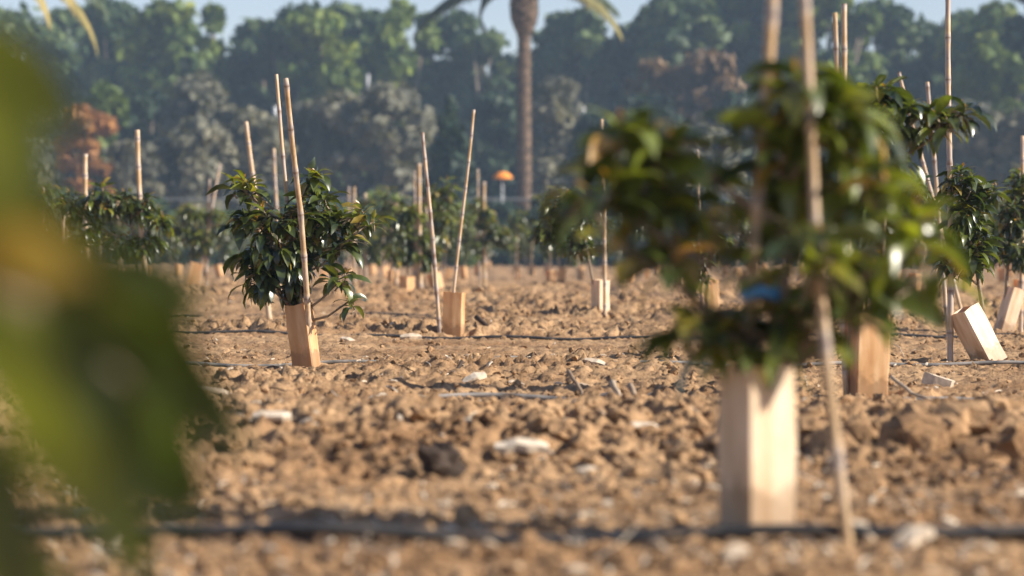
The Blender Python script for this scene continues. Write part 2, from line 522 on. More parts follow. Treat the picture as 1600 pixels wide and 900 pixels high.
def stick(name, pts_px, Y0, wpx, tint, label, cat='stick', group=None, taper=0.7, n=7):
    pts = []
    for (px, py, dY) in pts_px:
        pts.append(at(px, py, Y0 + dY))
    s = F / Y0
    # subdivide with wobble
    P = []
    for i in range(len(pts) - 1):
        for k in range(4):
            q = pts[i].lerp(pts[i + 1], k / 4)
            P.append(q + Vector((rnd.gauss(0, 1), rnd.gauss(0, 1), rnd.gauss(0, 1))) * (0.8 / s))
    P.append(pts[-1])
    m = len(P)
    rad = [wpx / 2 / s * (1 - (1 - taper) * i / (m - 1)) * rnd.uniform(0.92, 1.08) for i in range(m)]
    mb = MB(); mb.tube(P, rad, n, tint)
    o = mb.build(name, M['chip'], origin=pts[0], smooth=True)
    return tag(o, label, cat, group)

def Yof(py): return CAM_H * F / (py - 398)
stick('stick', [(282, 612, -0.1), (330, 608, 0), (392, 630, 0.1)], Yof(640), 15, 0.62, 'thick tan fallen branch lying left under the blurred leaves')
stick('stick', [(528, 690, -.15), (580, 688, 0), (628, 692, 0.1)], 7.0, 14, 0.03, 'dark weathered branch lying flat left of the bark chunk')
stick('stick', [(700, 598, 0), (722, 564, 0.1)], Yof(598), 8, 0.02, 'short black stick poking up near the white chip')
stick('stick', [(742, 494, 0.15), (778, 524, 0)], Yof(526), 8, 0.05, 'dark stick leaning on the soil right of the empty guard')
stick('stick', [(795, 512, 0.15), (768, 507, 0.1), (782, 526, 0)], Yof(526), 6, 0.3, 'curled brown twig right of the empty guard')
stick('stick', [(888, 580, 0.1), (905, 605, 0), (916, 632, -.05)], Yof(626), 7, 0.45, 'curved grey twig at the left of the twig pile')
stick('stick', [(955, 598, 0.1), (975, 630, 0)], Yof(634), 11, 0.6, 'short grey wood stub in the middle of the twig pile')
stick('stick', [(985, 602, 0.1), (998, 634, 0)], Yof(634), 11, 0.5, 'short brown wood stub at the right of the twig pile')
stick('stick', [(938, 620, 0.1), (958, 612, 0)], Yof(630), 8, 0.85, 'small pale stub at the foot of the twig pile')
stick('stick', [(1392, 588, 0.1), (1425, 615, 0), (1462, 628, -.1)], Yof(632), 6, 0.6, 'thin curved twig lying beside the right drip line')
stick('stick', [(160, 905, 0), (172, 862, 0.03), (186, 828, 0.08)], 4.35, 16, 0.8, 'short pale stick standing at the bottom left corner')
stick('stick', [(238, 845, 0), (234, 790, 0.05)], 4.7, 9, 0.25, 'thin dark stick standing in the soil at the lower left')

# ------------------------------------------------------------------ drip lines
def drip(py, lab, r=0.009, x0=-1.0, x1=1.0, dy=0.0):
    Y = Yof(py) + dy
    n = 90; P = []
    half = 0.30 * Y + 1.2
    ph = rnd.uniform(0, 9)
    for i in range(n + 1):
        x = -half + 2 * half * i / n
        if x < x0 * half or x > x1 * half: continue
        y = Y + 0.02 * math.sin(x * 0.9 + ph) + 0.012 * math.sin(x * 2.7 + ph)
        P.append(Vector((x, y, hz(x, y) + r + (0.014 if py > 520 else 0.010) + 0.007 * math.sin(x * 3.1 + ph) + 0.008 * math.sin(x * 7.7 + ph))))
    mb = MB(); mb.tube(P, [r] * len(P), 8)
    o = mb.build('drip_line', M['hose_dusty' if py in (627, 575) else 'hose'], origin=P[0], smooth=True)
    tag(o, lab, 'drip line', 'black irrigation hoses laid along the rows')
drip(856, 'black irrigation hose nearest the camera along the bottom of the picture', 0.011)
drip(627, 'irrigation hose at the foot of the second row guard behind the ridge', 0.010)
drip(575, 'blue grey irrigation hose passing the foot of the leaning guard', 0.0095)
drip(530, 'black irrigation hose running past the guard that has no plant', 0.010)
drip(497, 'thin irrigation hose just behind the third row of guards', 0.010)
drip(478, 'far thin irrigation hose two rows behind the guard without a plant', 0.011)
drip(460, 'farthest visible irrigation hose in front of the distant guards', 0.012)

# ------------------------------------------------------------------ tree guards and stakes
def guard(base, label, yaw, lean=(0, 0), h=0.33, s=0.10, flap=False, name='tree_guard', group='carton guards around the saplings', mat='guard'):
    """open square carton; yaw in degrees turns the face that looks right away from the camera"""
    mb = MB(); hs = s / 2; t = 0.003
    nz_ = 8
    prof = []
    bv = 0.006
    for (sx, sy) in ((-1, -1), (1, -1), (1, 1), (-1, 1)):
        a = Vector((sx * hs, sy * hs, 0))
        if sx == sy: pr = [Vector((sx * hs, sy * (hs - bv), 0)), Vector((sx * (hs - bv), sy * hs, 0))]
        else: pr = [Vector((sx * (hs - bv), sy * hs, 0)), Vector((sx * hs, sy * (hs - bv), 0))]
        prof += pr
    # put mid points on each face so that the walls can bulge a little
    ring = []
    for i in range(8):
        ring.append(prof[i])
        if i % 2 == 1:
            m = (prof[i] + prof[(i + 1) % 8]) / 2
            ring.append(m * (1 + 0.05 * rnd.uniform(-1, 1)))
    k = len(ring)
    rim = [rnd.uniform(-0.006, 0.005) for _ in range(k)]
    vs = []; fs = []
    for inner in (0, 1):
        for j in range(nz_ + 1):
            z = h * j / nz_
            sc = 1 + 0.02 * math.sin(j * 1.1 + yaw)
            for i, q in enumerate(ring):
                v = q * sc
                if inner: v = v * (1 - t / hs)
                zz = z + (rim[i] if j == nz_ else 0)
                vs.append(Vector((v.x, v.y, zz - 0.02)))
    o2 = (nz_ + 1) * k
    for j in range(nz_):
        for i in range(k):
            a, b = j * k + i, j * k + (i + 1) % k
            fs.append((a, b, b + k, a + k)); fs.append((a + o2, a + k + o2, b + k + o2, b + o2))
    for i in range(k):
        a, b = nz_ * k + i, nz_ * k + (i + 1) % k
        fs.append((a, b, b + o2, a + o2))
        a, b = i, (i + 1) % k
        fs.append((b, a, a + o2, b + o2))
    mb.add(vs, fs)
    R = Matrix.Rotation(lean[0], 4, 'Y') @ Matrix.Rotation(lean[1], 4, 'X') @ Matrix.Rotation(math.radians(yaw), 4, 'Z')
    if flap:
        root = empty(name, base); root.matrix_world = Matrix.Translation(base) @ R
        w = mb.build('wall', M['guard'], root)
        f = MB()
        a = Vector((-hs, hs, h - 0.03)); b = Vector((-hs, -hs * 0.1, h - 0.03))
        c = Vector((-hs - 0.03, -hs * 0.3, h + 0.055)); d = Vector((-hs - 0.035, hs, h + 0.05))
        nn = Vector((0.003, 0, 0.0))
        f.add([a, b, c, d, a + nn, b + nn, c + nn, d + nn], [(0, 1, 2, 3), (7, 6, 5, 4), (0, 4, 5, 1), (1, 5, 6, 2), (2, 6, 7, 3), (3, 7, 4, 0)])
        fo = f.build('flap', M['guard'], root)
        tag(root, label, 'tree guard', group)
        return root
    o = mb.build(name, M[mat])
    o.matrix_world = Matrix.Translation(base) @ R
    return tag(o, label, 'tree guard', group)

def stake_pts(P, w, label, tint=0.2, name='bamboo_stake', group='bamboo stakes in the orchard', bend=0.004):
    """bamboo cane through the given points, ringed at its nodes"""
    P = [Vector(p) for p in P]
    L = sum((P[i + 1] - P[i]).length for i in range(len(P) - 1))
    n = max(14, int(L / 0.035))
    pts = []; rads = []; node = rnd.uniform(0.14, 0.24); ts = []
    ph = rnd.uniform(0, 6); rings = set()
    seg = [(P[i + 1] - P[i]).length for i in range(len(P) - 1)]
    last = 0
    for i in range(n + 1):
        d = L * i / n
        k = 0; dd = d
        while k < len(seg) - 1 and dd > seg[k]: dd -= seg[k]; k += 1
        q = P[k].lerp(P[k + 1], min(dd / seg[k], 1))
        q = q + Vector((math.sin(d * 4 + ph), math.cos(d * 3 + ph), 0)) * bend
        r = w / 2 * (1.06 - 0.22 * i / n)
        if d - last > node: r *= 1.16; last = d; rings.add(i)
        else: r *= rnd.uniform(0.96, 1.03)
        pts.append(q); rads.append(r)
    mb = MB(); mb.tube(pts, rads, 8, tint)
    k = len(mb.v)
    for i in range(k):
        mb.t[i] = 0.97 if (i // 8) in rings else min(1, max(0, tint + 0.30 * math.sin(i // 8 * 0.9 + ph) + rnd.uniform(-.06, .06)))
    o = mb.build(name, M['bamboo'], origin=P[0], smooth=True)
    return tag(o, label, 'stake', group)

def stake(Y, a, b, wpx, label, tint=0.2, mid=None, dY=0.0, ground_end=True, group='bamboo stakes in the orchard'):
    """a = top pixel, b = bottom pixel, both at about distance Y"""
    top = at(a[0], a[1], Y + dY)
    bot = at(b[0], b[1], Y)
    P = [bot, top] if mid is None else [bot, at(mid[0], mid[1], Y + dY * 0.5), top]
    if ground_end:
        d = (P[1] - P[0]).normalized()
        gz = hz(bot.x, bot.y) - 0.05
        if bot.z > gz and d.z > 0.1: P[0] = bot - d * ((bot.z - gz) / d.z)
        elif bot.z < gz: P[0] = bot + d * ((gz - bot.z) / d.z)
    return stake_pts(P, wpx / (F / Y), label, tint, group=group)

# ------------------------------------------------------------------ avocado saplings
def add_leaf(mb, base, dirv, L, W, curl, tint, side=None, fold=0.25, twist=0.0, n=5, tipfall=1.0):
    """one long pointed leaf, folded along its rib and drooping"""
    d = Vector(dirv).normalized()
    h = Vector((d.x, d.y, 0))
    if h.length < 1e-3: h = Vector((1, 0, 0))
    h.normalize()
    el = math.asin(max(-1, min(1, d.z)))
    s = h.cross(Vector((0, 0, 1))); 
    prof = (0.05, 0.72, 1.0, 0.92, 0.60, 0.03) if n == 5 else (0.1, 1.0, 0.75, 0.04)
    p = Vector(base); vs = []; fs = []
    if n != 5: n = 3
    wav = rnd.uniform(0, 6)
    for i in range(n + 1):
        t = i / n
        e = el - curl * t ** tipfall
        if i > 0: p = p + (h * math.cos(e) + Vector((0, 0, 1)) * math.sin(e)) * (L / n)
        nrm = (-h * math.sin(e) + Vector((0, 0, 1)) * math.cos(e))
        tw = twist * (0.4 + t)
        sv = s * math.cos(tw) + nrm * math.sin(tw)
        nv = nrm * math.cos(tw) - s * math.sin(tw)
        w = W / 2 * prof[i]
        lift = fold * w * (1 + 0.5 * math.sin(wav + i * 1.7))
        vs += [p - sv * w + nv * lift, p, p + sv * w + nv * lift]
    for i in range(n):
        a = i * 3
        fs += [(a, a + 1, a + 4, a + 3), (a + 1, a + 2, a + 5, a + 4)]
    mb.add(vs, fs, tint)

def shoot(mbL, mbT, base, tip, L, young, nl, wood_r=0.0035, simple=False, droop=1.0, tb=0.0):
    """a twig with leaves in a spiral towards its tip"""
    base = Vector(base); tip = Vector(tip)
    ax = (tip - base)
    if mbT is not None:
        m = base.lerp(tip, 0.5) + Vector((rnd.gauss(0, 0.01), rnd.gauss(0, 0.01), -0.012))
        mbT.tube([base, m, tip], [wood_r * 1.4, wood_r * 1.1, wood_r * 0.7], 5)
    a0 = rnd.uniform(0, 6.28)
    axn = ax.normalized() if ax.length > 1e-4 else Vector((0, 0, 1))
    bt = rnd.uniform(-0.10, 0.12) + tb
    for i in range(nl):
        t = i / max(nl - 1, 1)
        ang = a0 + i * 2.4
        pos = base.lerp(tip, 0.35 + 0.65 * t)
        rad = Vector((math.cos(ang), math.sin(ang), 0))
        d = rad * (1.0 - 0.5 * t * t) + axn * (0.35 + 0.7 * t) + Vector((0, 0, 0.25 * t - 0.15))
        l = L * rnd.uniform(0.72, 1.15) * (1 - 0.35 * t ** 3)
        tn = 0.34 + bt + rnd.gauss(0, 0.13)
        c = rnd.uniform(0.9, 1.9) * droop
        if young and t > 0.45:
            tn = rnd.uniform(0.62, 0.86); c *= 0.7
        if t > 0.93:
            l *= 0.45; tn += 0.25; c *= 0.5
            if rnd.random() < 0.4: tn = 0.95
        if rnd.random() < 0.03: tn = 0.9
        add_leaf(mbL, pos, d, l, l * rnd.uniform(0.27, 0.36), c, min(max(tn, 0.0), 1.0), twist=rnd.gauss(0, 0.45), n=3 if simple else 5, fold=rnd.uniform(0.15, 0.5))
    # little ochre bud cluster
    if not simple and rnd.random() < 0.55:
        for k in range(4):
            q = tip + Vector((rnd.gauss(0, .008), rnd.gauss(0, .008), rnd.uniform(0, .02)))
            add_leaf(mbL, q, (rnd.gauss(0, 1), rnd.gauss(0, 1), 1.5), rnd.uniform(0.015, 0.035), 0.009, 0.3, 0.97, n=3)

def sapling(Y, bpx, trunk_top, lobes, label, L=0.135, trunk_r=0.012, nl=10, simple=False, group='young avocado saplings', depth=0.8, nshoot=1.8, tb=0.07):
    """lobes: (px, py, radius px, shoots, young, depth offset m)"""
    s = F / Y
    bx = at(bpx, 450, Y).x
    b = Vector((bx, Y, hz(bx, Y)))
    root = empty('avocado_sapling', b)
    mbL = MB(); mbT = MB()
    top = at(trunk_top[0], trunk_top[1], Y) - b
    mid = top * 0.5 + Vector((rnd.gauss(0, .015), rnd.gauss(0, .015), 0))
    tr = [Vector((0, 0, -0.03)), top * 0.25, mid, top * 0.8 + Vector((rnd.gauss(0, .01), 0, 0)), top]
    mbT.tube(tr, [trunk_r, trunk_r * .95, trunk_r * .85, trunk_r * .65, trunk_r * .4], 8)
    def on_trunk(z):
        z = max(0.3 * top.z, min(z, top.z))
        for i in range(len(tr) - 1):
            if tr[i].z <= z <= tr[i + 1].z:
                return tr[i].lerp(tr[i + 1], (z - tr[i].z) / (tr[i + 1].z - tr[i].z))
        return tr[-1].copy()
    for lb in lobes:
        px, py, r, ns = lb[:4]
        young = lb[4] if len(lb) > 4 else 0.15
        dz = lb[5] if len(lb) > 5 else 0.0
        c = at(px, py, Y) - b; c.y += dz
        R = r / s
        hub = c + Vector((0, 0, -R * 0.25))
        st = on_trunk(c.z - 0.12 - 0.3 * abs(c.x - top.x * 0.6))
        bend = st.lerp(hub, 0.5) + Vector((0, 0, -0.02 + rnd.gauss(0, .01)))
        mbT.tube([st, bend, hub], [trunk_r * .5, trunk_r * .42, trunk_r * .33], 6)
        for k in range(max(1, int(ns * nshoot + 0.5))):
            while True:
                q = Vector((rnd.uniform(-1, 1), rnd.uniform(-1, 1), rnd.uniform(-1, 1)))
                if 0.25 < q.length < 1: break
            q.y *= depth
            tip = c + q * R
            bs = hub + (tip - hub) * 0.25
            ln = (tip - bs).length
            if ln < 0.05: bs = tip - Vector((rnd.gauss(0, .02), rnd.gauss(0, .02), 0.06))
            shoot(mbL, mbT, bs, tip, L, rnd.random() < young, nl, simple=simple, tb=tb)
    mbT.build('trunk', M['bark'], root, smooth=True)
    mbL.build('crown', M['leaf'], root, smooth=not simple)
    tag(root, label, 'sapling', group)
    return root

def gb(px, py):  # guard base on the ground at a photo pixel
    return ground_at(px, py)

# nearest plant (front row)
Y1 = 4.72
P1 = gb(1182, 836); Y1 = P1.y
guard(P1, 'nearest tree guard, large and blurred, half shaded carton', 28, (0.0, 0), h=0.345, s=0.112, mat='guard_pale')
sapling(Y1, 1182, (1235, 250), [
    (1005, 240, 60, 6, 0.5, 0.05), (940, 300, 42, 3, 0.4), (1050, 320, 55, 4, 0.2, 0.1), (985, 190, 18, 1, 0.7), (1075, 225, 25, 1, 0.5), (1030, 410, 26, 1, 0.1), (965, 370, 20, 1, 0.1),
    (1255, 205, 60, 5, 0.4), (1235, 135, 28, 3, 0.5), (1185, 190, 22, 1, 0.4), (1300, 150, 26, 2, 0.5), (1330, 190, 35, 2, 0.5), (1340, 270, 50, 4, 0.5), (1290, 300, 50, 3, 0.4, 0.1), (1400, 360, 40, 3, 0.9, -0.1), (1450, 420, 22, 1, 1.0),
    (1200, 300, 34, 2, 0.2, 0.1), (1120, 480, 45, 3, 0.0), (1190, 420, 40, 2, 0.2), (1225, 500, 55, 4, 0.2), (1300, 440, 45, 3, 0.6), (1160, 520, 28, 2, 0.0), 
    (1360, 430, 35, 2, 0.9), (1275, 380, 40, 2, 0.7, -0.2)],
    'large blurred leafy sapling nearest the camera on the right', L=0.15, trunk_r=0.013, nl=9, nshoot=1.0, tb=0.25)
stake(Y1, (1214, -90), (1160, 620), 20, 'thick stake on the left of the two behind the nearest sapling', 0.1, dY=-0.02, mid=(1182, 300))
stake(Y1 - 0.17, (1250, -80), (1328, 882), 18, 'nearest thick stake standing right of the nearest guard', 0.15, mid=(1278, 400), dY=0.1)
# blue tie on the first stake
tp = at(1187, 458, Y1 - 0.02)
mb = MB()
for k in range(12):
    a0, a1 = 2 * math.pi * k / 12, 2 * math.pi * (k + 1) / 12
    r_ = 0.034
    vs = [tp + Vector((math.cos(a) * r_ * 1.15, math.sin(a) * r_ * 0.8, z + 0.006 * math.sin(3 * a))) for a in (a0, a1) for z in (-0.009, 0.009)]
    mb.add(vs, [(0, 2, 3, 1)])
o = mb.build('plant_tie', M['tape'], origin=tp)
tag(o, 'blurred blue tie tape looped round the nearest sapling and its stake', 'tie')

# second row, right of the nearest plant
P2 = gb(1352, 628); Y2 = P2.y
guard(P2, 'wide upright guard between the nearest guard and the leaning one', 15, (0.03, 0), h=0.36, s=0.135)
sapling(Y2, 1352, (1385, 190), [
    (1362, 135, 30, 3, 0.2), (1400, 175, 42, 5, 0.5), (1470, 175, 22, 2, 0.1), (1350, 195, 40, 4), (1380, 240, 35, 4), (1505, 170, 6, 1, 0),
    (1360, 330, 50, 5), (1350, 420, 45, 4)],
    'tall sapling with large drooping leaves behind the nearest one', L=0.145, nl=9)
stake(Y2, (1304, 20), (1322, 600), 10, 'left of the two thin stakes beside the nearest stake', 0.3)
stake(Y2, (1318, 6), (1330, 600), 10, 'right and slightly taller of the two thin stakes beside the nearest stake', 0.2)

# third row: the leafy plant at the left
P3 = gb(480, 578); Y3 = P3.y
guard(P3, 'carton guard with a lifted flap under the sharp leafy left sapling', -17, (-0.13, 0.0), h=0.335, s=0.108, flap=True)
sapling(Y3, 480, (455, 330), [
    (430, 360, 50, 12, 0.2), (395, 400, 34, 6, 0.0), (478, 345, 36, 6, 0.2), (388, 285, 12, 2, 0.9), (485, 275, 14, 2, 0.3), (520, 345, 14, 2, 0.9),
    (560, 328, 12, 2, 1.0), (582, 345, 6, 1, 1.0), (540, 370, 20, 3, 0.5), (500, 300, 18, 2, 0.6), (375, 290, 8, 1, 1.0), (535, 430, 18, 2, 0.2), (550, 465, 10, 1, 0.1), (385, 330, 20, 3, 0.3), (440, 420, 40, 8, 0.0), (410, 430, 30, 4, 0.0), (475, 400, 30, 4, 0.0)],
    'sharply focused bushy sapling with yellow green shoots at the left', L=0.14, nl=9, trunk_r=0.013, tb=0.10, nshoot=1.35)
stake(Y3 + .05, (431, 116), (474, 560), 6.5, 'thinner left one of two long stakes in the sharp left sapling', 0.5)
stake(Y3 + .01, (447, 123), (484, 560), 9.5, 'thicker right one of two long stakes in the sharp left sapling', 0.35, mid=(470, 330), dY=-0.55)

# third row right: leaning guard
P4 = gb(1550, 570); Y4 = P4.y
guard(P4, 'leaning guard with a white sunlit side at the right edge', 33, (-0.48, 0.0), h=0.335, s=0.125, mat='guard_pale')
sapling(Y4, 1550, (1512, 330), [
    (1500, 285, 24, 5, 0.4), (1512, 335, 32, 8, 0.2), (1530, 390, 28, 5, 0.1), (1495, 400, 22, 3), (1540, 300, 16, 2, 0.6), (1430, 290, 14, 2, 0.1)],
    'sapling growing out of the leaning guard at the right', L=0.125, nl=10)
stake(Y4, (1481, -40), (1486, 574), 9.5, 'very tall pale stake left of the leaning guard', 0.55)
stake(16.5, (1405, 113), (1462, 330), 6, 'thin leaning stake left of the tall pale stake', 0.5)
stake(16.2, (1449, 128), (1470, 380), 7.5, 'thin dark tipped stake just left of the tall pale stake', 0.6)
# fourth row right
P4b = gb(1566, 524); Y4b = P4b.y
guard(P4b, 'shaded guard tilting right behind the leaning guard', 20, (0.28, 0.0), h=0.36, s=0.105, mat='guard_pale')
sapling(Y4b, 1566, (1585, 320), [(1590, 285, 22, 5, 0.5), (1580, 340, 28, 8, 0.2), (1600, 390, 28, 6), (1562, 390, 22, 4), (1615, 330, 25, 5)],
    'bushy sapling cut by the right edge of the picture', L=0.125, nl=9)
stake(Y4b + .1, (1598, 212), (1596, 500), 7, 'stake at the very right edge of the picture', 0.5)
P4c = gb(1602, 500)
guard(P4c, 'partly hidden guard cut by the right edge of the picture', 20, (-0.1, 0), h=0.36)

# fourth row: guard without plant
P5 = gb(708, 530); Y5 = P5.y
guard(P5, 'upright orange guard without a plant beside two thin stakes', -8, (0.03, 0.0), h=0.335, s=0.13)
stake(Y5 - .05, (661, 207), (688, 524), 6.5, 'thin stake standing left of the guard without a plant', 0.65)
stake(Y5, (740, 171), (705, 500), 5, 'thin stake leaning right out of the guard without a plant', 0.3)

# fourth row left
P6 = gb(228, 514); Y6 = P6.y
guard(P6, 'guard seen through the blurred foreground leaves at the left', 5, (-0.03, 0), h=0.31, s=0.11)
sapling(Y6, 228, (205, 330), [(115, 325, 30, 6, 0.4), (160, 315, 32, 9, 0.4), (215, 315, 28, 8, 0.4), (250, 340, 18, 3, 0.4), (232, 380, 26, 6), (140, 365, 25, 4), (190, 380, 25, 5)],
    'wide sapling behind the blurred foreground leaves', L=0.13, nl=9)
stake(Y6, (215, 203), (234, 512), 9, 'pale stake left of the sharp leafy sapling', 0.25, mid=(221, 380))
stake(19.0, (134, 240), (133, 470), 9, 'pale stake in front of the orange tree', 0.2)
stake(24.0, (97, 308), (95, 470), 7, 'short pale stake among foreground blur at the left', 0.2)
stake(26.0, (27, 281), (22, 470), 6, 'pale stake near the left edge of the picture', 0.3)

# fifth row
P7 = gb(938, 502); Y7 = P7.y
guard(P7, 'white sunlit guard with a stake left of the nearest sapling', 38, (0.0, 0.0), h=0.36, s=0.115, mat='guard_pale')
sapling(Y7, 938, (905, 330), [(880, 320, 26, 6, 0.3), (865, 365, 30, 8), (905, 385, 28, 7), (920, 330, 26, 5), (850, 350, 14, 2)],
    'dark glossy sapling beside the left side of the nearest one', L=0.135, nl=9)
stake(Y7 - .15, (941, 186), (946, 504), 6, 'thin stake standing before the white sunlit guard', 0.3)
P11 = gb(1112, 500); Y11 = P11.y
guard(P11, 'guard mostly hidden behind the nearest sapling', 10, (0, 0), h=0.35)
sapling(Y11, 1112, (1095, 360), [(1085, 385, 28, 7, 0.2), (1055, 400, 16, 3), (1125, 380, 26, 5), (1100, 420, 20, 4)],
    'small sapling seen through the gap in the nearest one', L=0.125, nl=9)
stake(Y11, (1089, 233), (1096, 500), 5, 'thin stake showing above the gap in the nearest sapling', 0.5)

# sixth row and beyond
def far_plant(px, py, lobes, label, stakes=(), glabel=None, yaw=0, lean=0.0, trunk_top=None, h=0.33, s=0.12, young=0.3):
    p = gb(px, py); Y = p.y
    if glabel: guard(p, glabel, yaw, (lean, 0), h=h, s=s)
    if lobes:
        sapling(Y, px, trunk_top or (px, lobes[0][1]), lobes, label, L=0.17, nl=10, simple=True, nshoot=2.5, tb=0.14)
    for (a, b, w, lab, tn) in stakes:
        stake(Y, a, b, w, lab, tn)
far_plant(637, 468, [(642, 335, 20, 5, 0.4), (650, 375, 26, 7), (622, 390, 20, 4), (665, 395, 22, 5), (625, 350, 12, 2)],
    'slim sapling left of the guard without a plant', [((654, 255), (657, 468), 8, 'stake in the slim sapling left of the guard without a plant', 0.2),
    ((648, 266), (650, 450), 5, 'thinner second stake in the slim sapling left of the empty guard', 0.6)],
    'small guard under the slim sapling left of the empty guard', 42, 0.0, h=0.30, s=0.15)
far_plant(757, 452, [(752, 325, 18, 5, 0.4), (765, 355, 24, 7, 0.2), (785, 370, 20, 5), (745, 380, 18, 4)],
    'hazy sapling right of the guard without a plant', [((756, 284), (757, 455), 6, 'stake in the hazy sapling right of the guard without a plant', 0.2),
    ((746, 264), (748, 400), 4, 'thinner taller stake in the hazy sapling right of the empty guard', 0.6)])
far_plant(296, 457, [(300, 335, 22, 6, 0.3), (312, 370, 26, 7), (283, 362, 18, 4), (335, 345, 18, 4)],
    'blurred sapling on the soil left of the sharp leafy one', [((344, 256), (318, 400), 5, 'stake leaning right left of the sharp leafy sapling', 0.55), ((327, 280), (323, 400), 4, 'reddish thin stake next to the right leaning stake', 0.95)],
    'bright guard tilting right left of the sharp leafy sapling', 10, 0.25, h=0.45, s=0.18)
far_plant(560, 448, [(562, 345, 18, 4, 0.3), (575, 370, 24, 6, 0.3), (550, 385, 20, 4), (530, 360, 16, 3), (570, 320, 16, 4, 0.5), (590, 390, 18, 4)],
    'pale green sapling just right behind the sharp leafy one', [((571, 302), (570, 440), 6, 'short stake right of the sharp leafy sapling', 0.3)], None)
stake(19.5, (385, 190), (410, 400), 8, 'stake rising behind the upper left of the sharp leafy sapling', 0.3)
stake(26.0, (428, 232), (436, 400), 6, 'short stake rising behind the top of the sharp leafy sapling', 0.6)
stake(38.0, (545, 291), (546, 420), 4, 'left of two close distant stakes right of the sharp sapling', 0.6)
stake(38.0, (553, 292), (554, 420), 5, 'right of two close distant stakes right of the sharp sapling', 0.3)
stake(40.0, (612, 314), (613, 420), 7, 'distant stake left of the slim sapling', 0.2)

# the distant rows: three kinds of sapling, copied with their parts
def copy_tree(o, loc, rz):
    c = o.copy(); col.objects.link(c); c.location = loc; c.rotation_euler = (0, 0, rz)
    for ch in o.children:
        d = ch.copy(); d.parent = c; col.objects.link(d)
    return c
protos = []
for k in range(3):
    pr = sapling(50, 800, (800 + 6 * (k - 1), 352), [(800 + rnd.uniform(-8, 8), 341, 22, 8, 0.5), (800 + rnd.uniform(-12, 12), 358, 28, 12, 0.4), (800 + rnd.uniform(-15, 15), 378, 26, 8)],
        'small blurred sapling far off in the last orchard rows', L=0.19, nl=8, simple=True, group='saplings in the far rows')
    pr['group'] = 'saplings in the far rows'
    protos.append(pr)
far_rows = [(30.5, [60, 700, 1210, 1420]), (36, [30, 190, 600, 850, 1060, 1330, 1520]), (43, [100, 235, 400, 505, 690, 870, 985, 1150, 1250, 1400, 1560]),
            (52, [20, 160, 270, 350, 470, 545, 610, 720, 800, 900, 1005, 1100, 1200, 1330, 1450, 1570]),
            (60, [60, 140, 220, 310, 420, 520, 580, 660, 745, 830, 940, 1030, 1130, 1230, 1300, 1380, 1490, 1590]),
            (70, list(range(10, 1600, 84))), (80, list(range(40, 1600, 72))), (90, list(range(5, 1600, 62)))]
gp = None; sp = None; used = 0
first = True
for (Y, xs) in far_rows:
    for px in xs:
        px = px + rnd.uniform(-12, 12)
        p = at(px, 400, Y); loc = Vector((p.x, Y + rnd.uniform(-.5, .5), 0)); loc.z = hz(loc.x, loc.y)
        k = rnd.randrange(3)
        if used < 3:
            k = used; protos[k].location = loc; protos[k].rotation_euler = (0, 0, rnd.uniform(0, 6.28)); used += 1
        else:
            copy_tree(protos[k], loc, rnd.uniform(0, 6.28))
        if gp is None:
            gp = guard(loc, 'tiny blurred guard in the last orchard rows', 20, (0.05, 0), h=0.33, s=0.13, group='guards in the far rows')
        else:
            if Y > 65 and rnd.random() < 0.6: continue
            g = gp.copy(); col.objects.link(g); g.matrix_world = Matrix.Translation(loc) @ Matrix.Rotation(rnd.gauss(0, 0.12), 4, 'Y') @ Matrix.Rotation(rnd.uniform(0, 1.57), 4, 'Z')
        if sp is None:
            sp = stake_pts([(0, 0, -0.05), (0.02, 0, 1.35)], 0.035, 'short blurred stake in the last orchard rows', 0.3, group='stakes in the far rows')
            sp.location = loc + Vector((0.06, -0.06, -0.03))
        elif rnd.random() < 0.75:
            g = sp.copy(); col.objects.link(g); g.location = loc + Vector((rnd.uniform(-.1, .1), -0.08, -0.05)); g.rotation_euler = (rnd.gauss(0, .06), rnd.gauss(0, .12), rnd.uniform(0, 6))
            g.scale = (1, 1, rnd.uniform(0.75, 1.1))

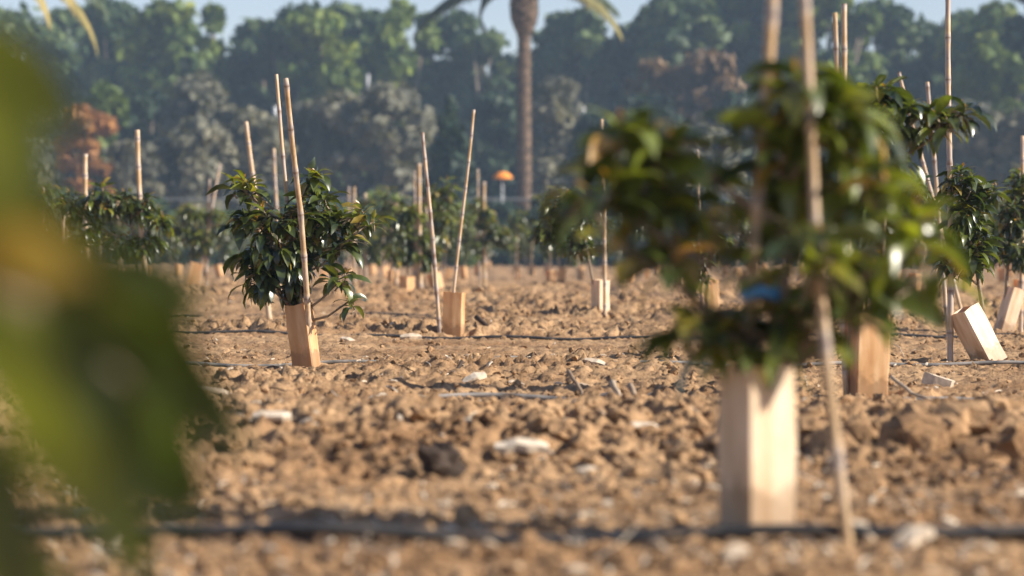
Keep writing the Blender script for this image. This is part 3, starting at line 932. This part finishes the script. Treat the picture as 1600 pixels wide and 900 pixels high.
# ------------------------------------------------------------------ very near leaves at the left
def near_plant():
    b = Vector((-0.47, 1.42, 0.0))
    root = empty('avocado_sapling', b)
    L_ = MB(); T_ = MB()
    # stem out of the frame, branches reaching in
    T_.tube([(0, 0, -0.03), (0.01, 0, 0.3), (0.02, 0.01, 0.55), (0.04, 0, 0.72)], [0.014, 0.012, 0.009, 0.005], 8)
    def P(px, py, Y): return at(px, py, Y) - b
    # (base px, base py, tip px, tip py, Y, width m, curl, tint, twist)
    leaves = [
        (-120, 60, 90, 250, 1.50, 0.055, 0.5, 0.50, 0.5),
        (-140, 130, 60, 330, 1.42, 0.055, 0.4, 0.45, -0.3),
        (-150, 380, 150, 430, 1.45, 0.048, 0.4, 0.93, 0.8),
        (-60, 400, 270, 440, 1.48, 0.045, 0.5, 0.50, 0.9),
        (20, 420, 290, 640, 1.50, 0.060, 0.6, 0.42, 0.2),
        (120, 470, 330, 720, 1.56, 0.056, 0.4, 0.40, -0.3),
        (60, 440, 200, 700, 1.40, 0.055, 0.5, 0.30, 0.5),
        (-80, 520, 210, 830, 1.30, 0.050, 0.5, 0.40, 1.15),
        (-160, 560, 80, 900, 1.34, 0.070, 0.4, 0.15, 0.2),
        (-140, 700, 120, 960, 1.38, 0.060, 0.4, 0.50, 0.5),
        (40, 430, 190, 590, 1.62, 0.045, 0.4, 0.35, 1.2),
        (-200, 300, -20, 520, 1.40, 0.060, 0.4, 0.40, 0.0),
        (-30, 420, 110, 560, 1.55, 0.05, 0.3, 0.55, -0.9),
        (200, 560, 400, 700, 1.75, 0.036, 0.4, 0.45, 0.4),
        (-60, 330, 240, 470, 1.52, 0.060, 0.5, 0.52, 0.1),
        (60, 460, 330, 560, 1.60, 0.060, 0.5, 0.42, 0.3),
        (90, 560, 320, 800, 1.50, 0.070, 0.4, 0.30, 0.1),
        (-120, 20, 130, 190, 1.60, 0.070, 0.4, 0.52, 0.2),
        (-160, 220, 40, 400, 1.50, 0.070, 0.4, 0.50, 0.4),
        (-40, 560, 230, 780, 1.45, 0.065, 0.4, 0.45, 0.9),
        (-140, 620, 60, 860, 1.40, 0.080, 0.3, 0.20, 0.0),
        (-120, 110, 70, 300, 1.30, 0.080, 0.3, 0.55, 0.0),
        (-110, 385, 125, 425, 1.24, 0.058, 0.3, 0.92, 0.0),
        (160, 500, 400, 690, 1.62, 0.062, 0.4, 0.34, 0.0),
        (120, 400, 330, 480, 1.58, 0.050, 0.4, 0.45, 0.0),
        (200, 600, 330, 800, 1.50, 0.060, 0.4, 0.38, 0.0),
        (100, 690, 260, 900, 1.60, 0.060, 0.4, 0.45, 0.0),
        (-60, 560, 200, 800, 1.22, 0.070, 0.3, 0.66, 0.3),  # paler tint paints a glossy reflection into this leaf's colour
        (-90, 260, 120, 390, 1.35, 0.070, 0.3, 0.60, 0.0),
        (-130, 430, 120, 640, 1.30, 0.080, 0.3, 0.50, 0.1),
        (150, 400, 300, 520, 1.70, 0.060, 0.3, 0.50, 0.1),
        (60, 640, 230, 880, 1.50, 0.075, 0.3, 0.42, 0.0),
        (-100, 780, 130, 980, 1.50, 0.080, 0.3, 0.50, 0.0),
        (180, 640, 330, 780, 1.80, 0.060, 0.3, 0.45, 0.1),
    ]
    hub = P(-60, 430, 1.45)
    T_.tube([(0.01, 0, 0.4), hub * 0.6 + Vector((0, 0, 0.2)), hub], [0.006, 0.005, 0.004], 6)
    for (x0, y0, x1, y1, Y, w, c, t, tw) in leaves:
        a = P(x0, y0, Y); e = P(x1, y1, Y + rnd.uniform(-.06, .04))
        d = e - a
        L = d.length * 1.04
        d2 = d.normalized(); d2 = Vector((d2.x, d2.y, math.sin(math.asin(d2.z) + c * 0.5)))
        add_leaf(L_, a, d2, L, w * 0.75, c, t, twist=1.15 + 0.35 * tw, fold=0.12)
        T_.tube([hub if x0 > -130 else Vector((0.02, 0.0, max(0.1, a.z))), (hub + a) / 2 + Vector((0, 0, 0.01)), a], [0.003, 0.0026, 0.002], 5)
    T_.build('trunk', M['bark'], root, smooth=True)
    L_.build('crown', M['leaf'], root, smooth=True)
    tag(root, 'very near green leaves melted into blur at the left edge', 'sapling', 'young avocado saplings')
near_plant()

# ------------------------------------------------------------------ background trees
FOL = {
    'euc':    [(0.0, (0.018, 0.040, 0.022)), (0.5, (0.055, 0.092, 0.034)), (1.0, (0.15, 0.19, 0.055))],
    'olive':  [(0.0, (0.050, 0.055, 0.042)), (0.5, (0.13, 0.13, 0.095)), (1.0, (0.30, 0.28, 0.20))],
    'dark':   [(0.0, (0.010, 0.026, 0.022)), (0.5, (0.022, 0.045, 0.028)), (1.0, (0.05, 0.08, 0.035))],
    'green':  [(0.0, (0.030, 0.058, 0.016)), (0.5, (0.095, 0.145, 0.025)), (1.0, (0.24, 0.27, 0.045))],
    'rust':   [(0.0, (0.08, 0.055, 0.035)), (0.5, (0.19, 0.120, 0.065)), (1.0, (0.30, 0.20, 0.11))],
    'orange': [(0.0, (0.10, 0.06, 0.02)), (0.5, (0.30, 0.13, 0.035)), (1.0, (0.46, 0.24, 0.06))],
}
FM = {k: leaf_material('foliage_' + k, v, rough=0.6, trans=0.2, spec=0.3) for k, v in FOL.items()}
M['trunkbark'] = simple_noise_mat('tree_bark', (0.12, 0.09, 0.07), (0.26, 0.21, 0.17), 3, 0.9)

def big_tree(name, px, topy, halfpx, Y, kind, label, shape='round', nf=4200, bottom=0.12, group='trees behind the orchard', fs=1.0):
    s = F / Y
    top = at(px, topy, Y)
    H = top.z; R = halfpx / s
    b = Vector((top.x, Y, 0))
    root = empty(name, b)
    mbT = MB()
    lean = rnd.uniform(-.05, .05) * H
    mbT.tube([(0, 0, -0.2), (lean * .3, 0, H * .25), (lean * .7, 0, H * .5), (lean, 0, H * .8)], [0.045 * H * .6, 0.03 * H * .6, 0.02 * H * .6, 0.01 * H * .5], 7)
    blobs = []
    if shape == 'cone':
        for k in range(16):
            t = k / 15
            z = H * (bottom + (1 - bottom) * t * 0.97)
            r = R * (1 - t) ** 0.75 * 0.75 + 0.12
            a = rnd.uniform(0, 6.28); q = r * 0.4
            blobs.append((Vector((math.cos(a) * q, math.sin(a) * q, z)), r * 0.9, r * 0.9))
    else:
        nb = 60 if H > 1.6 * R else 36
        Re = min(R, H * 0.8)
        for k in range(nb):
            t = rnd.random()
            z = H * (bottom + (1 - bottom) * t)
            env = 1.0 if z < H - Re else math.sqrt(max(0.0, 1 - ((z - (H - Re)) / Re) ** 2))
            if shape == 'tall': env = (1 - t) ** 0.6
            br = R * rnd.uniform(0.20, 0.36)
            z = min(z, H - br * 0.7)
            a = rnd.uniform(0, 6.28); q = R * env * rnd.random() ** 0.4 * 0.85
            blobs.append((Vector((math.cos(a) * q + lean * t, math.sin(a) * q, z)), br, br * rnd.uniform(.65, .95)))
        blobs.append((Vector((lean, 0, H - R * 0.3)), R * 0.33, R * 0.30))
        for (c, r, rz_) in blobs[::5]:
            st = Vector((lean * .4, 0, min(H * .45, c.z * .6)))
            mbT.tube([st, (st + c) / 2 + Vector((0, 0, -.03 * H)), c], [0.008 * H, 0.006 * H, 0.003 * H], 5)
    w = np.array([r * r for (_, r, _) in blobs]); w = w / w.sum()
    idx = nrs.choice(len(blobs), nf, p=w)
    C = np.array([list(bb[0]) for bb in blobs])[idx]
    Rr = np.array([[bb[1], bb[1], bb[2]] for bb in blobs])[idx]
    tb = nrs.rand(len(blobs))[idx] * 0.45
    d = nrs.normal(size=(nf, 3)); d /= np.linalg.norm(d, axis=1)[:, None]
    rad = nrs.rand(nf) ** 0.4 * (1 + 0.32 * np.abs(nrs.normal(size=nf)) * (nrs.rand(nf) < 0.45))
    Pc = C + d * Rr * rad[:, None]
    Pc[:, 2] = np.maximum(Pc[:, 2], 0.1)
    size = 0.24 * (Y / 130) * fs * (0.6 + 0.9 * nrs.rand(nf))
    nrm = d * 0.8 + nrs.normal(size=(nf, 3)) * 0.55; nrm[:, 2] += 0.15
    nrm /= np.linalg.norm(nrm, axis=1)[:, None]
    ref = nrs.normal(size=(nf, 3))
    u = np.cross(nrm, ref); u /= np.linalg.norm(u, axis=1)[:, None]
    v = np.cross(nrm, u)
    su = (u * size[:, None]) * 1.3; sv = v * size[:, None] * 0.8
    V = np.stack([Pc - su, Pc - sv, Pc + su, Pc + sv], 1).reshape(-1, 3)
    Fc = np.arange(nf * 4).reshape(nf, 4)
    tint = np.clip(tb + 0.45 * nrs.rand(nf), 0, 1)
    mesh_np('crown', V, Fc, FM[kind], root, tint=np.repeat(tint, 4))
    mbT.build('trunk', M['trunkbark'], root, smooth=True)
    tag(root, label, 'tree', group)
    return root

back = [
    (30, 26, 75, 170, 'euc', 'round', 'hazy tree in the skyline at the far left edge'),
    (110, 30, 50, 175, 'euc', 'round', 'hazy tree showing between the palm frond tips at upper left'),
    (178, 16, 48, 165, 'euc', 'round', 'tall hazy tree right of the upper left palm fronds'),
    (250, 18, 55, 160, 'green', 'round', 'greenish skyline tree left of the narrow pointed one'),
    (322, 24, 26, 165, 'green', 'tall', 'narrow pointed skyline tree left of the first sky gap'),
    (400, 48, 40, 170, 'euc', 'round', 'low rounded skyline tree just right of the first sky gap'),
    (448, 27, 42, 165, 'euc', 'round', 'skyline tree above the two long stakes of the sharp sapling'),
    (505, 36, 48, 160, 'green', 'round', 'skyline tree right of the two long stakes'),
    (560, 24, 58, 172, 'euc', 'round', 'broad domed skyline tree midway between the stakes and the palm'),
    (640, 15, 42, 165, 'green', 'round', 'tall skyline tree left of the low hanging dark palm frond'),
    (700, 34, 50, 170, 'euc', 'round', 'skyline tree behind the dark left palm frond'),
    (752, 62, 34, 165, 'euc', 'round', 'lower skyline tree left of the sky gap beside the palm trunk'),
    (862, 58, 40, 172, 'euc', 'round', 'skyline tree immediately right of the palm trunk'),
    (910, 34, 45, 166, 'euc', 'round', 'skyline tree under the yellow right palm frond'),
    (965, 50, 38, 170, 'dark', 'round', 'dark low skyline tree right of the yellow frond tip'),
    (1012, 34, 34, 165, 'euc', 'round', 'small skyline tree before the tallest trees'),
    (1065, 8, 52, 160, 'euc', 'round', 'left one of the tallest skyline trees'),
    (1130, -10, 65, 165, 'green', 'round', 'tallest skyline tree left of the thick stakes'),
    (1215, -22, 75, 165, 'dark', 'round', 'tallest dark tree behind the thick stakes'),
    (1295, -2, 62, 160, 'green', 'round', 'tall skyline tree behind the two thin paired stakes'),
    (1352, 26, 42, 168, 'euc', 'round', 'skyline tree sloping down right of the paired stakes'),
    (1432, 58, 42, 170, 'euc', 'round', 'hazy low skyline tree left of the tall pale stake'),
    (1500, 46, 46, 165, 'euc', 'round', 'skyline tree right of the tall pale stake'),
    (1555, 30, 58, 155, 'green', 'round', 'sunny green skyline tree near the right edge'),
    (1622, -10, 45, 140, 'dark', 'round', 'dark tall tree cut by the right edge'),
]
for (px, ty, hw, Y, kd, sh, lab) in back:
    big_tree('woodland_tree', px, ty - (10 if px < 1000 else 20), hw * 1.32, Y + 14, kd, lab, sh, nf=9500, bottom=0.10, fs=1.05)
mid = [
    (40, 150, 70, 120, 'olive', 'round', 'grey green tree behind the near blurred leaves'),
    (155, 132, 36, 108, 'green', 'round', 'yellow green rounded tree above the orange tree'),
    (135, 172, 40, 98, 'orange', 'round', 'orange autumn tree at the left'),
    (232, 150, 45, 125, 'dark', 'round', 'dark tree right of the orange tree'),
    (295, 66, 34, 135, 'dark', 'cone', 'dark conical tree under the narrow pointed skyline tree'),
    (210, 225, 40, 100, 'olive', 'round', 'grey shrubby tree behind the pale stake left of the sharp sapling'),
    (330, 125, 55, 118, 'olive', 'round', 'brownish grey tree below the dark conical one'),
    (300, 185, 55, 105, 'olive', 'round', 'large grey olive coloured tree left of the sharp sapling'),
    (400, 180, 52, 108, 'olive', 'round', 'grey tree behind the stake at upper left of the sharp sapling'),
    (470, 165, 48, 112, 'olive', 'round', 'grey tree behind the two long stakes'),
    (545, 150, 58, 110, 'olive', 'round', 'pale grey tree right of the two long stakes'),
    (615, 140, 56, 108, 'olive', 'round', 'big pale grey tree left of the dark conical bush'),
    (765, 150, 45, 130, 'dark', 'round', 'dark tree left of the palm trunk'),
    (705, 148, 58, 90, 'dark', 'cone', 'dark green conical tree behind the two thin stakes'),
    (868, 130, 42, 115, 'olive', 'round', 'pale grey tree just right of the palm trunk'),
    (925, 185, 42, 100, 'dark', 'round', 'dark rounded tree between the palm and the nearest sapling'),
    (995, 150, 50, 120, 'dark', 'round', 'dark tree behind the left part of the nearest sapling'),
    (1030, 100, 38, 130, 'rust', 'round', 'small rust brown tree at the left of the rusty pair'),
    (1105, 84, 55, 128, 'rust', 'round', 'larger rust brown tree at the right of the rusty pair'),
    (1085, 195, 60, 108, 'olive', 'round', 'grey tree under the rusty trees'),
    (1170, 150, 55, 115, 'dark', 'round', 'dark tree behind the left thick stake'),
    (1260, 150, 60, 118, 'dark', 'round', 'dark tree behind the right thick stake'),
    (1330, 125, 50, 122, 'euc', 'round', 'blue green tree behind the paired thin stakes'),
    (1430, 170, 55, 110, 'olive', 'round', 'grey tree left of the lower tall pale stake'),
    (1420, 115, 40, 135, 'dark', 'round', 'dark tree behind the tall sapling with drooping leaves'),
    (1530, 165, 60, 108, 'olive', 'round', 'grey olive coloured tree near the right edge'),
    (1560, 72, 60, 130, 'green', 'round', 'yellow green tree with sunny crown at the right'),
    (1610, 180, 50, 105, 'olive', 'round', 'grey tree cut by the right edge'),
]
for i, px in enumerate(range(-20, 1660, 84)):
    big_tree('woodland_tree', px + rnd.uniform(-20, 20), rnd.uniform(72, 120), rnd.uniform(60, 75), 192, rnd.choice(['dark', 'euc']), 'dim tree deep in the woodland seen only through gaps', nf=5000, bottom=0.02, fs=1.2, group='dim trees deep in the woodland')
for (px, ty, hw, Y, kd, sh, lab) in mid:
    big_tree('woodland_tree', px, ty, hw * 1.12, 122 + (Y - 90) * 0.75 if kd != 'dark' or sh != 'cone' else Y + 22, kd, lab, sh, nf=7500 if sh != 'cone' else 6500, bottom=0.03)
# shrubs at the field edge
for i, px in enumerate(range(-20, 1640, 62)):
    px = px + rnd.uniform(-14, 14); Y = rnd.uniform(98, 108)
    ty = rnd.uniform(292, 335)
    kd = rnd.choice(['dark', 'green', 'euc', 'dark'])
    lab = 'blurred green shrub in the row of shrubs at the field edge'
    big_tree('shrub', px, ty, rnd.uniform(34, 46), Y, kd, lab, 'round', nf=2600, bottom=0.02, group='shrubs along the field edge', fs=0.8)['category'] = 'shrub'

# ------------------------------------------------------------------ palms
M['palmtrunk'] = simple_noise_mat('palm_trunk', (0.035, 0.026, 0.020), (0.20, 0.135, 0.095), 2.2, 0.95, scl=(1.2, 1.2, 3.5), bump=0.05)
M['frond'] = leaf_material('palm_frond', [(0.0, (0.05, 0.075, 0.04)), (0.5, (0.10, 0.13, 0.06)), (1.0, (0.45, 0.36, 0.12))], rough=0.5, trans=0.25)

def palm(px, Y, crown_py, fronds, label, wtrunk=0.62):
    s = F / Y
    c0 = at(px, crown_py, Y); b = Vector((c0.x, Y, 0)); H = c0.z
    root = empty('palm_tree', b)
    n = 70; m = 18; vs = []; fs = []
    for i in range(n + 1):
        z = H * i / n - (0.2 if i == 0 else 0)
        dtop = (H - z)
        r = wtrunk / 2 * (1.12 - 0.2 * i / n)
        if dtop < 2.7:                       # the swollen head of old leaf bases
            t = (2.7 - dtop) / 2.7
            r = wtrunk / 2 * (0.95 + 1.15 * math.sin(math.pi * min(1, t * 1.05)) ** 0.8)
        for k in range(m):
            a = 2 * math.pi * k / m
            rr = r * (1 + (0.10 if (i + k) % 2 else -0.05) * (1.6 if dtop < 2.9 else 0.8) * rnd.uniform(.5, 1.2))
            vs.append(Vector((math.cos(a) * rr, math.sin(a) * rr, z)))
    for i in range(n):
        for k in range(m):
            fs.append((i * m + k, i * m + (k + 1) % m, (i + 1) * m + (k + 1) % m, (i + 1) * m + k))
    mb = MB(); mb.add(vs, fs); mb.build('trunk', M['palmtrunk'], root)
    for (az, L, e0, droop, tint) in fronds:
        L *= 1.55
        mf = MB()
        h = Vector((math.cos(az), math.sin(az), 0)); sd_ = h.cross(Vector((0, 0, 1)))
        p = Vector((0, 0, H - 0.1)) + h * 0.2; P = [p.copy()]
        nn = 26
        for i in range(nn):
            e = e0 - droop * ((i + 1) / nn) ** 1.2
            p = p + (h * math.cos(e) + Vector((0, 0, math.sin(e)))) * (L / nn); P.append(p.copy())
        mf.tube(P, [0.07 * (1 - 0.8 * i / nn) for i in range(nn + 1)], 5, tint)
        for i in range(3, nn):
            for r2 in range(4):
                q = P[i].lerp(P[i + 1], r2 / 4) if i < nn else P[i]
                t = i / nn
                ll = 1.05 * math.sin(math.pi * (0.12 + 0.80 * t)) + 0.08
                tan = (P[i + 1] - P[i]).normalized()
                for sg in (-1, 1):
                    d = (sd_ * sg * 0.75 + tan * 0.55 + Vector((0, 0, -0.55 - rnd.uniform(0, .5)))).normalized()
                    wv = tan * 0.07
                    e_ = q + d * ll * rnd.uniform(.8, 1.1)
                    mf.add([q - wv, q + wv, e_ + wv * 0.2, e_ - wv * 0.2], [(0, 1, 2, 3)], min(1, max(0, tint + rnd.gauss(0, .08))))
        mf.build('frond', M['frond'], root)
    tag(root, label, 'palm tree')
    return root
PI = math.pi
fr = []
for k in range(22):
    az = k * 2.399 + 0.3
    fr.append((az, rnd.uniform(3.2, 4.2), rnd.uniform(0.5, 1.25), rnd.uniform(1.0, 1.5), 0.3))
fr += [(PI + 0.05, 4.3, 0.55, 1.55, 0.25), (PI - 0.3, 2.2, 0.5, 2.4, 0.2), (0.05, 4.1, 0.55, 1.7, 0.95), (-0.35, 3.9, 0.75, 1.45, 0.25), (PI + 0.5, 3.9, 0.6, 1.4, 0.3), (0.6, 3.6, .6, 1.3, .3)]
def frond_to(px0, py0, px1, py1, Y, side, e0, tint):
    a = at(px0, py0, Y); b = at(px1, py1, Y)
    dx = abs(b.x - a.x) - 0.2; dz = b.z - a.z + 0.1
    lo, hi = 0.2, 3.0
    for _ in range(40):
        dr = (lo + hi) / 2; X = Z = 0
        for i in range(26):
            e = e0 - dr * ((i + 1) / 26) ** 1.2
            X += math.cos(e) / 26; Z += math.sin(e) / 26
        if X <= 0.05 or Z / X < dz / dx: hi = dr
        else: lo = dr
    return (side, dx / X / 1.55, e0, dr, tint)
fr = fr[:-6] + [frond_to(819, -34, 648, 52, 116, PI + 0.05, 0.02, 0.15), frond_to(819, -34, 758, 42, 116, PI - 0.1, 0.15, 0.1),
    frond_to(819, -34, 972, 58, 116, -0.05, 0.05, 0.72), frond_to(819, -34, 968, 18, 116, 0.1, 0.15, 0.2), frond_to(819, -34, 690, 20, 116, PI + 0.25, 0.25, 0.3)]
palm(819, 116, -34, fr, 'tall palm with a thick swollen head in front of the woodland')
fr2 = [(k * 2.399, rnd.uniform(3.0, 3.8), rnd.uniform(0.6, 1.2), rnd.uniform(0.8, 1.2), 0.3) for k in range(14)]
fr2 += [frond_to(-25, -75, 80, 40, 112, -0.05, -0.3, 0.9), frond_to(-25, -75, 150, 78, 112, 0.1, -0.15, 0.85), frond_to(-25, -75, 165, 14, 112, 0.2, 0.0, 0.2)]
palm(-25, 112, -75, fr2, 'palm outside the upper left corner, only its frond tips showing')

# ------------------------------------------------------------------ small distant things
M['fence'] = simple_noise_mat('weathered_fence', (0.13, 0.14, 0.15), (0.20, 0.21, 0.22), 4, 0.8)
def fence():
    Y = 111; z1 = at(800, 306, Y).z
    root = empty('field_fence', (0, Y, 0))
    half = 26
    x = -half; i = 0
    mb = MB()
    while x <= half:
        p = MB(); p.tube([(x, 0, -0.2), (x, 0, z1 + .05)], [0.06, 0.05], 6); p.build('post', M['fence'], root)
        x += 3.2
    for zz in (0.3, 0.62, 0.95):
        r = MB(); vs = []
        z = z1 * zz
        r.tube([(-half, -0.07, z), (half, -0.07, z)], [0.05, 0.05], 6)
        r.build('rail', M['fence'], root)
    tag(root, 'long grey rail fence in front of the woodland', 'fence')
fence()
M['white'] = simple_noise_mat('white_paint', (0.62, 0.66, 0.70), (0.78, 0.80, 0.84), 3, 0.6)
M['orangecloth'] = simple_noise_mat('orange_cloth', (0.75, 0.22, 0.03), (0.85, 0.33, 0.05), 2, 0.8)
def parasol():
    Y = 110; c = at(785, 268, Y); b = Vector((c.x, Y, 0)); s = F / Y
    root = empty('parasol', b); H = c.z
    p = MB(); p.tube([(0, 0, -0.1), (0, 0, H)], [0.03, 0.03], 8); p.build('pole', M['white'], root)
    m = MB(); R = 16 / s; vs = [Vector((0, 0, H))]; fs = []
    for j, (rr, zz) in enumerate(((0.4, -0.04), (0.75, -0.13), (1.0, -0.30))):
        for k in range(16):
            a = 2 * PI * k / 16
            vs.append(Vector((math.cos(a) * R * rr, math.sin(a) * R * rr, H + zz - (0.03 if k % 2 else 0) * rr)))
    for k in range(16):
        fs.append((0, 1 + k, 1 + (k + 1) % 16))
        for j in range(2):
            a = 1 + j * 16
            fs.append((a + k, a + 16 + k, a + 16 + (k + 1) % 16, a + (k + 1) % 16))
    m.add(vs, fs); m.build('canopy', M['orangecloth'], root, smooth=True)
    tag(root, 'small bright orange domed canopy left of the palm trunk', 'parasol')
parasol()
def pole(px, py0, py1, Y, w, label, lean=0, cat='pole'):
    top = at(px, py0, Y); b = Vector((top.x, Y, 0))
    mb = MB(); mb.tube([b, top + Vector((lean, 0, 0))], [w, w * .8], 8)
    mb.build('pole', M['white'], origin=b)
    tag(bpy.context.scene.objects[-1] if False else col.objects[-1], label, cat)
pole(575, 116, 150, 140, 0.09, 'thin pale pole standing before the skyline trees')
pole(443, 166, 190, 141, 0.16, 'pale leaning pole among the trees behind the two long stakes', lean=-0.5)
pole(912, 168, 190, 136, 0.10, 'pale pole top between the palm and the nearest sapling')

# ------------------------------------------------------------------ haze
def haze():
    import bmesh
    x0, x1, y0, y1, z0, z1 = -640, 640, -60, 640, -1.5, 24
    vs = [(x, y, z) for z in (z0, z1) for (x, y) in ((x0, y0), (x1, y0), (x1, y1), (x0, y1))]
    fs = [(3, 2, 1, 0), (4, 5, 6, 7), (0, 1, 5, 4), (1, 2, 6, 5), (2, 3, 7, 6), (3, 0, 4, 7)]
    me = bpy.data.meshes.new('haze'); me.from_pydata(vs, [], fs)
    m = bpy.data.materials.new('haze_air'); m.use_nodes = True
    n = m.node_tree; n.nodes.clear()
    out = n.nodes.new('ShaderNodeOutputMaterial'); pv = n.nodes.new('ShaderNodeVolumePrincipled')
    pv.inputs['Color'].default_value = (0.50, 0.72, 1.0, 1)
    pv.inputs['Density'].default_value = 0.00068
    n.links.new(pv.outputs[0], out.inputs['Volume'])
    me.materials.append(m)
    o = bpy.data.objects.new('haze', me); col.objects.link(o)
    tag(o, 'thin pale blue haze filling the air over the orchard', 'haze', kind='stuff')
haze()
